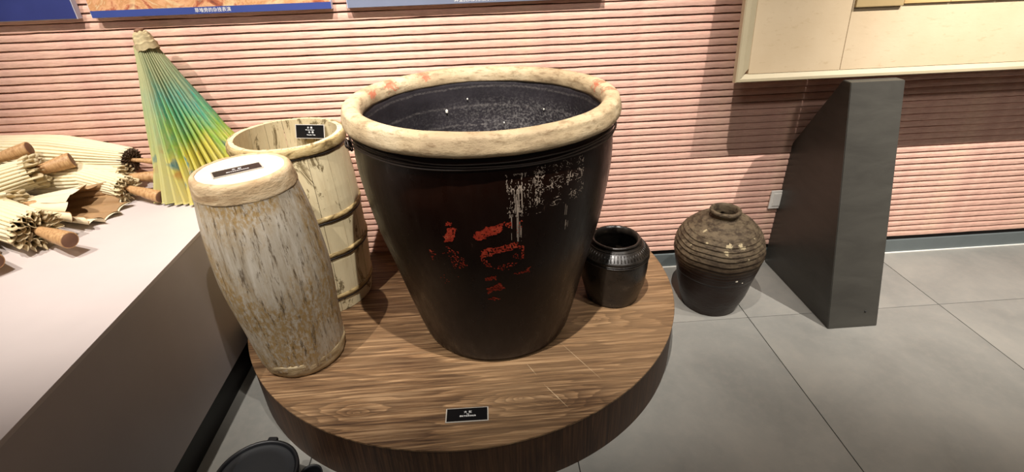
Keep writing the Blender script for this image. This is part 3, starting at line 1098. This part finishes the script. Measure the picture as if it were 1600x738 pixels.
sec = [(0.026, 0.0), (0.004, 0.0), (0.0, 0.003), (0.0, 0.012), (0.012, 0.0275), (0.026, 0.0275)]
sec_l = [(0.026, 0.0), (0.004, 0.0), (0.0, 0.004), (0.0, 0.021), (0.003, 0.023), (0.012, 0.046), (0.026, 0.046)]
obj('frame_rail', rail(sec, 'x', 0.0, BW), 'board_frame', bd)
obj('frame_rail', rail(sec_l, 'z', 0.0, BHT), 'board_frame', bd)
obj('panel', box(0.0462, 0.3785, 0.010, 0.025, 0.0277, BHT, bevel=0.0008, seg=1), 'board_panel', bd)
obj('panel', box(0.3800, BW, 0.010, 0.025, 0.0277, BHT, bevel=0.0008, seg=1), 'board_panel', bd)
obj('mounted_block', box(0.385, 0.552, -0.001, 0.0098, 0.2305, 0.36, bevel=0.003), 'board_block', bd)
for k in range(9):
    obj('tile', box(0.556 + 0.166 * k, 0.556 + 0.166 * k + 0.1645, 0.003, 0.0098, 0.2365, 0.40, bevel=0.0015), 'board_tile', bd)

# ------------------------------------------------------------------ wall switch
sw = thing('wall_switch', 'small white switch plate on the pink wall beside the pillar', 'switch', (1.285, YW - 0.0165, 0.325))
obj('plate', box(-0.040, 0.040, -0.007, 0.0, -0.043, 0.043, bevel=0.002), 'switch_white', sw)
obj('rocker', box(-0.027, 0.027, -0.0092, -0.0068, -0.03, 0.03, bevel=0.001), 'switch_white', sw)

# ------------------------------------------------------------------ posters
YP = YW - 0.04


def poster(label, x0, x1, mat, band=None, band_h=0.02, caption=None, edge=True, cap_x=0, cap_z=0.0, cap_s=0.015):
    t_ = thing('wall_poster', label, 'poster', ((x0 + x1) / 2, YP, 1.166))
    w_ = (x1 - x0) / 2
    obj('board', box(-w_, w_, 0.002, 0.026, 0.0, 0.62), 'poster_edge', t_)
    obj('printed_face', box(-w_ + 0.0022, w_ - 0.0022, 0.0, 0.002, 0.0022 + (band_h if band else 0), 0.618), mat, t_)
    if band:
        b_ = obj('caption_band', box(-w_ + 0.0022, w_ - 0.0005, -0.0004, 0.002, 0.0014, band_h + 0.0022), band, t_)
        if caption:
            obj('lettering', text_mesh(caption, cap_s), 'label_white', b_, loc=(cap_x - (x0 + x1) / 2, -0.0008, cap_z), rot=(PI / 2, 0, 0))
    return t_


poster('plain dark blue wall panel at the far left above the folded umbrellas', -2.15, -1.329, 'blue_panel')
poster('wall poster with brown photograph and blue captioned strip above the green umbrella', -1.282, -0.488, 'poster_picture', 'blue_band', 0.0205, '草堆旁的杂技表演', True, -0.882, 0.0115, 0.0150)
poster('wall poster with greyish blue captioned strip above the vat', -0.435, 0.458, 'poster_picture', 'grey_blue_band', 0.05, '弄堂民间的杂技表演', True, 0.003, 0.0125, 0.0160)

# ------------------------------------------------------------------ green painted umbrella, standing
AP = Vector((-1.112, 1.915, 1.118))
BCN = Vector((-0.984, 1.838, PZ + 0.001))
gu = thing('paper_umbrella', 'half-closed green and yellow painted paper umbrella standing upright on the plinth', 'umbrella', (BCN.x, BCN.y, PZ))
NP = 38
nt_ = 40
seg = NP * 6
bm = bmesh.new()
uvl = bm.loops.layers.uv.new('UVMap')
rings = []
long_ax = Vector((0.90, 0.42, 0)).normalized()
short_ax = Vector((-0.42, 0.90, 0)).normalized()
for j in range(nt_ + 1):
    tt = j / nt_
    c_ = (AP + Vector((0, 0, -0.035))).lerp(BCN, tt) - BCN
    R_ = 0.030 + 0.128 * tt ** 1.05
    rs = 0.029 + 0.092 * tt
    row = []
    for k in range(seg):
        a_ = 2 * PI * k / seg
        pl_i = k * NP / seg
        ph_ = pl_i % 1.0
        tri = 1 - 2 * abs(ph_ * 2 - 1) ** 2.5
        am = (0.15 + 0.22 * tt) * (0.75 + 0.7 * noise.noise(Vector((int(pl_i) * 3.1, tt * 1.5, 0))))
        sh = 0.16 * tt * noise.noise(Vector((int(pl_i) * 1.3, tt * 2.2, 5)))
        f = 1 + am * tri + sh * 0.6
        zb = 0.0
        if j == nt_:
            zb = 0.010 * (tri + 1) * 0.5 + 0.012 * max(0, noise.noise(Vector((int(pl_i) * 2.1, 0, 7))))
        p_ = c_ + long_ax * (R_ * f * math.cos(a_)) + short_ax * (rs * f * math.sin(a_)) + Vector((0, 0, zb))
        row.append((bm.verts.new(p_), k / seg, tt))
    rings.append(row)
for a, b in zip(rings, rings[1:]):
    for k in range(seg):
        k2 = (k + 1) % seg
        q = [a[k], a[k2], b[k2], b[k]]
        f = bm.faces.new([x[0] for x in q])
        for lp, x in zip(f.loops, q):
            u_v = x[1] if not (k2 == 0 and x[1] == 0) else 1.0
            lp[uvl].uv = (u_v, x[2])
obj('canopy', bm, 'painted_paper', gu)
cp = [(0.0350, -0.052), (0.0345, -0.036), (0.0350, -0.030), (0.0310, -0.026), (0.0300, -0.014), (0.0275, -0.010), (0.0262, -0.002), (0.0235, 0.001), (0.021, 0.006), (0.012, 0.006)]
ax_dir = (AP - BCN).normalized()
rot_q = ax_dir.to_track_quat('Z', 'Y')
o = obj('cap', revolve([(0.0, -0.052)] + smooth_profile(cp, 3) + [(0.0, 0.006)], 60, lambda th, z, r, i: (r * (1 + 0.05 * noise.noise(Vector((math.cos(th) * 2.5, math.sin(th) * 2.5, z * 60)))), z + 0.002 * math.sin(th * 7))), 'cap_cloth', gu, False)
o.rotation_mode = 'QUATERNION'
o.rotation_quaternion = rot_q
o.location = AP - BCN
o = obj('finial', revolve([(0.0, 0.004), (0.0145, 0.004), (0.0155, 0.012), (0.013, 0.017), (0.0, 0.018)], 24), 'handle_end', gu, True)
o.rotation_mode = 'QUATERNION'
o.rotation_quaternion = rot_q
o.location = AP - BCN
o = obj('shaft', tube([(AP - BCN) * 0.95, (AP - BCN) * 0.03], 0.006, 10), 'handle_wood', gu)


# ------------------------------------------------------------------ folded cream umbrellas lying on the plinth
def lying(label, rim, end, L=0.5, rmax=0.06, rrim=0.048, hr=0.02, pleats=30, squash=0.8, ruff=1.0, seed=0, shaft_r=0.009, rim_tint='cream_edge'):
    rim, end = Vector(rim), Vector(end)
    d = (end - rim)
    hl = d.length
    t_ = thing('folded_umbrella', label, 'umbrella', tuple(rim), (0, 0, 0), 'folded cream umbrellas on the plinth')
    t_.rotation_mode = 'QUATERNION'
    t_.rotation_quaternion = d.to_track_quat('X', 'Z')
    seg = pleats * 6
    bm = bmesh.new()
    rows = []
    NR = 26
    for j in range(NR + 1):
        u = j / NR
        x = -L + L * u
        r = 0.016 + (rmax - 0.016) * math.sin(min(1, u / 0.7) * PI / 2) if u < 0.7 else rmax + (rrim - rmax) * ((u - 0.7) / 0.3)
        row = []
        for k in range(seg):
            a_ = 2 * PI * k / seg
            pi_ = k * pleats / seg
            tri = 1 - 2 * abs((pi_ % 1.0) * 2 - 1) ** 3
            am = 0.028 + 0.028 * u + 0.06 * noise.noise(Vector((int(pi_) * 2.7, u * 2, seed)))
            rr_ = r * (1 + am * tri + 0.06 * noise.noise(Vector((math.cos(a_) * 1.3, math.sin(a_) * 1.3 + seed, u * 3))))
            row.append(bm.verts.new((x, rr_ * math.cos(a_), rr_ * math.sin(a_) * squash)))
        rows.append(row)
    for a, b in zip(rows, rows[1:]):
        for k in range(seg):
            bm.faces.new((a[k], a[(k + 1) % seg], b[(k + 1) % seg], b[k]))
    bm.faces.new(rows[0][::-1])
    obj('canopy', bm, 'cream_paper', t_)
    # ruffled ends of the folds: meandering ribbons of paper edge inside the rim
    bm = bmesh.new()
    for lay in range(4):
        lobes = [int(pleats * 0.62), int(pleats * 0.55), int(pleats * 0.42), 7][lay]
        rc = rrim * [0.93, 0.74, 0.56, 0.38][lay]
        amp = rrim * [0.16, 0.17, 0.16, 0.12][lay]
        nk_ = lobes * 9
        prev = None
        first = None
        for k in range(nk_ + 1):
            kk = k % nk_
            a_ = 2 * PI * kk / nk_
            lob = a_ * lobes + 1.6 * noise.noise(Vector((math.cos(a_) * 2.2, math.sin(a_) * 2.2, seed + lay * 3)))
            rr_ = rc + amp * math.sin(lob) + 0.006 * ruff * noise.noise(Vector((math.cos(a_) * 3, math.sin(a_) * 3, seed + lay)))
            aa = a_ + (0.16 + 0.05 * lay) * math.cos(lob * 1.0) * 6.0 / lobes
            x0_ = -0.016
            x1_ = (0.004 + 0.010 * ruff * (0.55 + noise.noise(Vector((math.cos(a_) * 4.5, math.sin(a_) * 4.5, seed * 1.3 + lay)))) + 0.005 * ruff * math.sin(lob + 1.1))
            rf = rr_ * (1 + 0.10 * ruff * 0.5)
            q0 = bm.verts.new((x0_, rr_ * math.cos(aa), rr_ * math.sin(aa) * squash))
            q1 = bm.verts.new((x1_, rf * math.cos(aa), rf * math.sin(aa) * squash))
            if prev:
                bm.faces.new((prev[0], q0, q1, prev[1]))
            prev = (q0, q1)
    rfo = obj('ruffle', bm, rim_tint, t_, True)
    so = rfo.modifiers.new('thickness', 'SOLIDIFY')
    so.thickness = 0.0016
    ex = -0.0165 if ruff > 0.5 else -0.002
    bm = revolve([(0.0, ex), (rrim * 0.99, ex), (rrim * 0.99, ex - 0.005), (0.0, ex - 0.005)], 40)
    o = obj('rib_ends', bm, 'dark_paper', t_)
    o.rotation_euler = (0, PI / 2, 0)
    o.scale = (squash, 1, 1)
    obj('shaft', tube([(-0.06, 0, 0), (hl * 0.45, 0, 0)], shaft_r, 12), 'handle_wood', t_, True)
    # turned wooden handle
    hx0 = hl * 0.12
    pr_ = [(hr * 0.55, hx0), (hr * 0.62, hx0 + hl * 0.08), (hr * 0.76, hl * 0.45), (hr * 0.88, hl * 0.62), (hr * 0.96, hl * 0.85), (hr, hl - 0.003), (hr * 0.97, hl)]
    bm = revolve([(0.0, hx0)] + pr_ + [(hr * 0.80, hl + 0.0005)], 28)
    h_ = obj('handle', bm, 'handle_wood', t_, True)
    h_.rotation_euler = (0, PI / 2, 0)
    e_ = obj('handle_end', revolve([(0.0, hl + 0.0012), (hr * 0.86, hl + 0.0008), (hr * 0.96, hl - 0.002)], 28), 'handle_end', h_, True)
    return t_


lying('longest folded cream umbrella lying along the wall behind the pile, brown rib ends showing', (-1.285, 1.885, 0.695), (-1.17, 1.868, 0.688), 0.85, 0.082, 0.046, 0.012, 34, 0.85, 0.25, 1, 0.007, 'dark_paper')
lying('second folded cream umbrella from the wall, its thick handle half hidden by the green umbrella', (-1.30, 1.83, 0.650), (-1.175, 1.835, 0.645), 0.55, 0.058, 0.044, 0.0205, 26, 0.9, 1.7, 2)
lying('folded cream umbrella with wooden handle tip nearest the foot of green umbrella', (-1.265, 1.770, 0.634), (-1.128, 1.722, 0.612), 0.5, 0.05, 0.042, 0.0215, 26, 0.9, 1.5, 3)
lying('folded cream umbrella on top of the pile with thick dark-ended handle raised', (-1.525, 1.750, 0.716), (-1.425, 1.803, 0.735), 0.36, 0.06, 0.056, 0.0265, 26, 0.85, 2.3, 4)
lying('folded cream umbrella at far left whose light handle rises over the pile', (-1.68, 1.775, 0.752), (-1.552, 1.812, 0.780), 0.34, 0.05, 0.040, 0.024, 24, 0.85, 1.2, 5)
lying('front folded cream umbrella with thick handle overhanging its own shadow', (-1.335, 1.445, 0.646), (-1.195, 1.375, 0.640), 0.36, 0.064, 0.060, 0.0245, 30, 0.85, 1.6, 6)
lying('folded cream umbrella at the lower left edge, only its handle end showing', (-1.475, 1.385, 0.632), (-1.345, 1.292, 0.630), 0.36, 0.045, 0.038, 0.0245, 24, 0.85, 1.0, 7)

lying('folded cream umbrella with widest ruffled rim at left edge, under the raised dark-ended handle', (-1.52, 1.61, 0.652), (-1.445, 1.635, 0.645), 0.36, 0.06, 0.058, 0.018, 22, 0.8, 2.6, 9)

# half-open limp umbrella with scalloped hem
ho = thing('open_umbrella', 'half-open limp cream umbrella with shade-browned inside and scalloped hem, middle of pile', 'umbrella', (-1.38, 1.655, 0.60))


def limp(scale_r, col, name, dz, lenx):
    bm = bmesh.new()
    NA, NX = 140, 22
    rows = []
    for j in range(NX + 1):
        u = j / NX
        row = []
        for k in range(NA + 1):
            a_ = 2 * PI * k / NA
            low = 0.5 - 0.5 * math.sin(a_)          # 1 at the bottom, 0 at the top
            lx = lenx * (0.30 + 0.70 * low ** 0.8) + 0.015 * math.sin(a_ * 11 + 0.7) + 0.008 * noise.noise(Vector((math.cos(a_) * 3, math.sin(a_) * 3, 1)))
            x = -0.12 + (0.12 + lx - 0.02) * u
            ry = (0.035 + 0.085 * u ** 0.8) * scale_r
            rz = (0.030 + 0.012 * u) * scale_r
            fl = 1 + (0.03 + 0.08 * u) * math.sin(a_ * 11) + 0.12 * u * noise.noise(Vector((math.cos(a_) * 2.2, math.sin(a_) * 2.2, u * 2 + 4)))
            y = ry * fl * math.cos(a_)
            z = max(0.032 + dz + rz * fl * math.sin(a_) + 0.010 * u * u * math.sin(a_ * 11 + 1.2), -0.0145 + dz)
            row.append(bm.verts.new((x, y, z)))
        rows.append(row)
    for a, b in zip(rows, rows[1:]):
        for k in range(NA):
            bm.faces.new((a[k], a[k + 1], b[k + 1], b[k]))
    bmesh.ops.remove_doubles(bm, verts=bm.verts, dist=1e-6)
    return obj(name, bm, col, ho, True)


limp(1.0, 'cream_paper', 'canopy', 0.0, 0.16)
limp(0.955, 'shaded_cream_paper', 'shaded_inside', 0.001, 0.155)  # inside of the cream canopy, shade put into the colour as brown

# ------------------------------------------------------------------ black pot at the bottom left
pot = thing('black_pot', 'black round lidded pot on the floor beside the platform, cut off by bottom edge', 'pot', (-0.652, 0.935, 0.0))
pp = [(0.0, 0.0), (0.085, 0.0), (0.092, 0.006), (0.103, 0.07), (0.106, 0.125), (0.109, 0.130), (0.1095, 0.139), (0.106, 0.142), (0.101, 0.140), (0.0985, 0.133)]
obj('body', revolve(pp, 90), 'pot_black', pot, True)
obj('lid', revolve([(0.0, 0.1385), (0.03, 0.138), (0.07, 0.1365), (0.092, 0.1335), (0.0955, 0.1355), (0.0985, 0.1345), (0.0985, 0.128), (0.0, 0.128)], 80), 'pot_lid', pot, True)
obj('lug', box(-0.013, 0.013, 0.104, 0.120, 0.128, 0.140, bevel=0.004), 'pot_black', pot, rot=(0, 0, math.radians(-4)))
tub = thing('small_black_cup', 'little round black cup with rim beside the black pot, at bottom edge', 'cup', (-0.518, 0.947, 0))
obj('body', revolve([(0.0, 0.0), (0.024, 0.0), (0.028, 0.10), (0.0305, 0.102), (0.0305, 0.108), (0.0275, 0.1085), (0.025, 0.10), (0.022, 0.05), (0.0, 0.045)], 48), 'pot_black', tub, True)
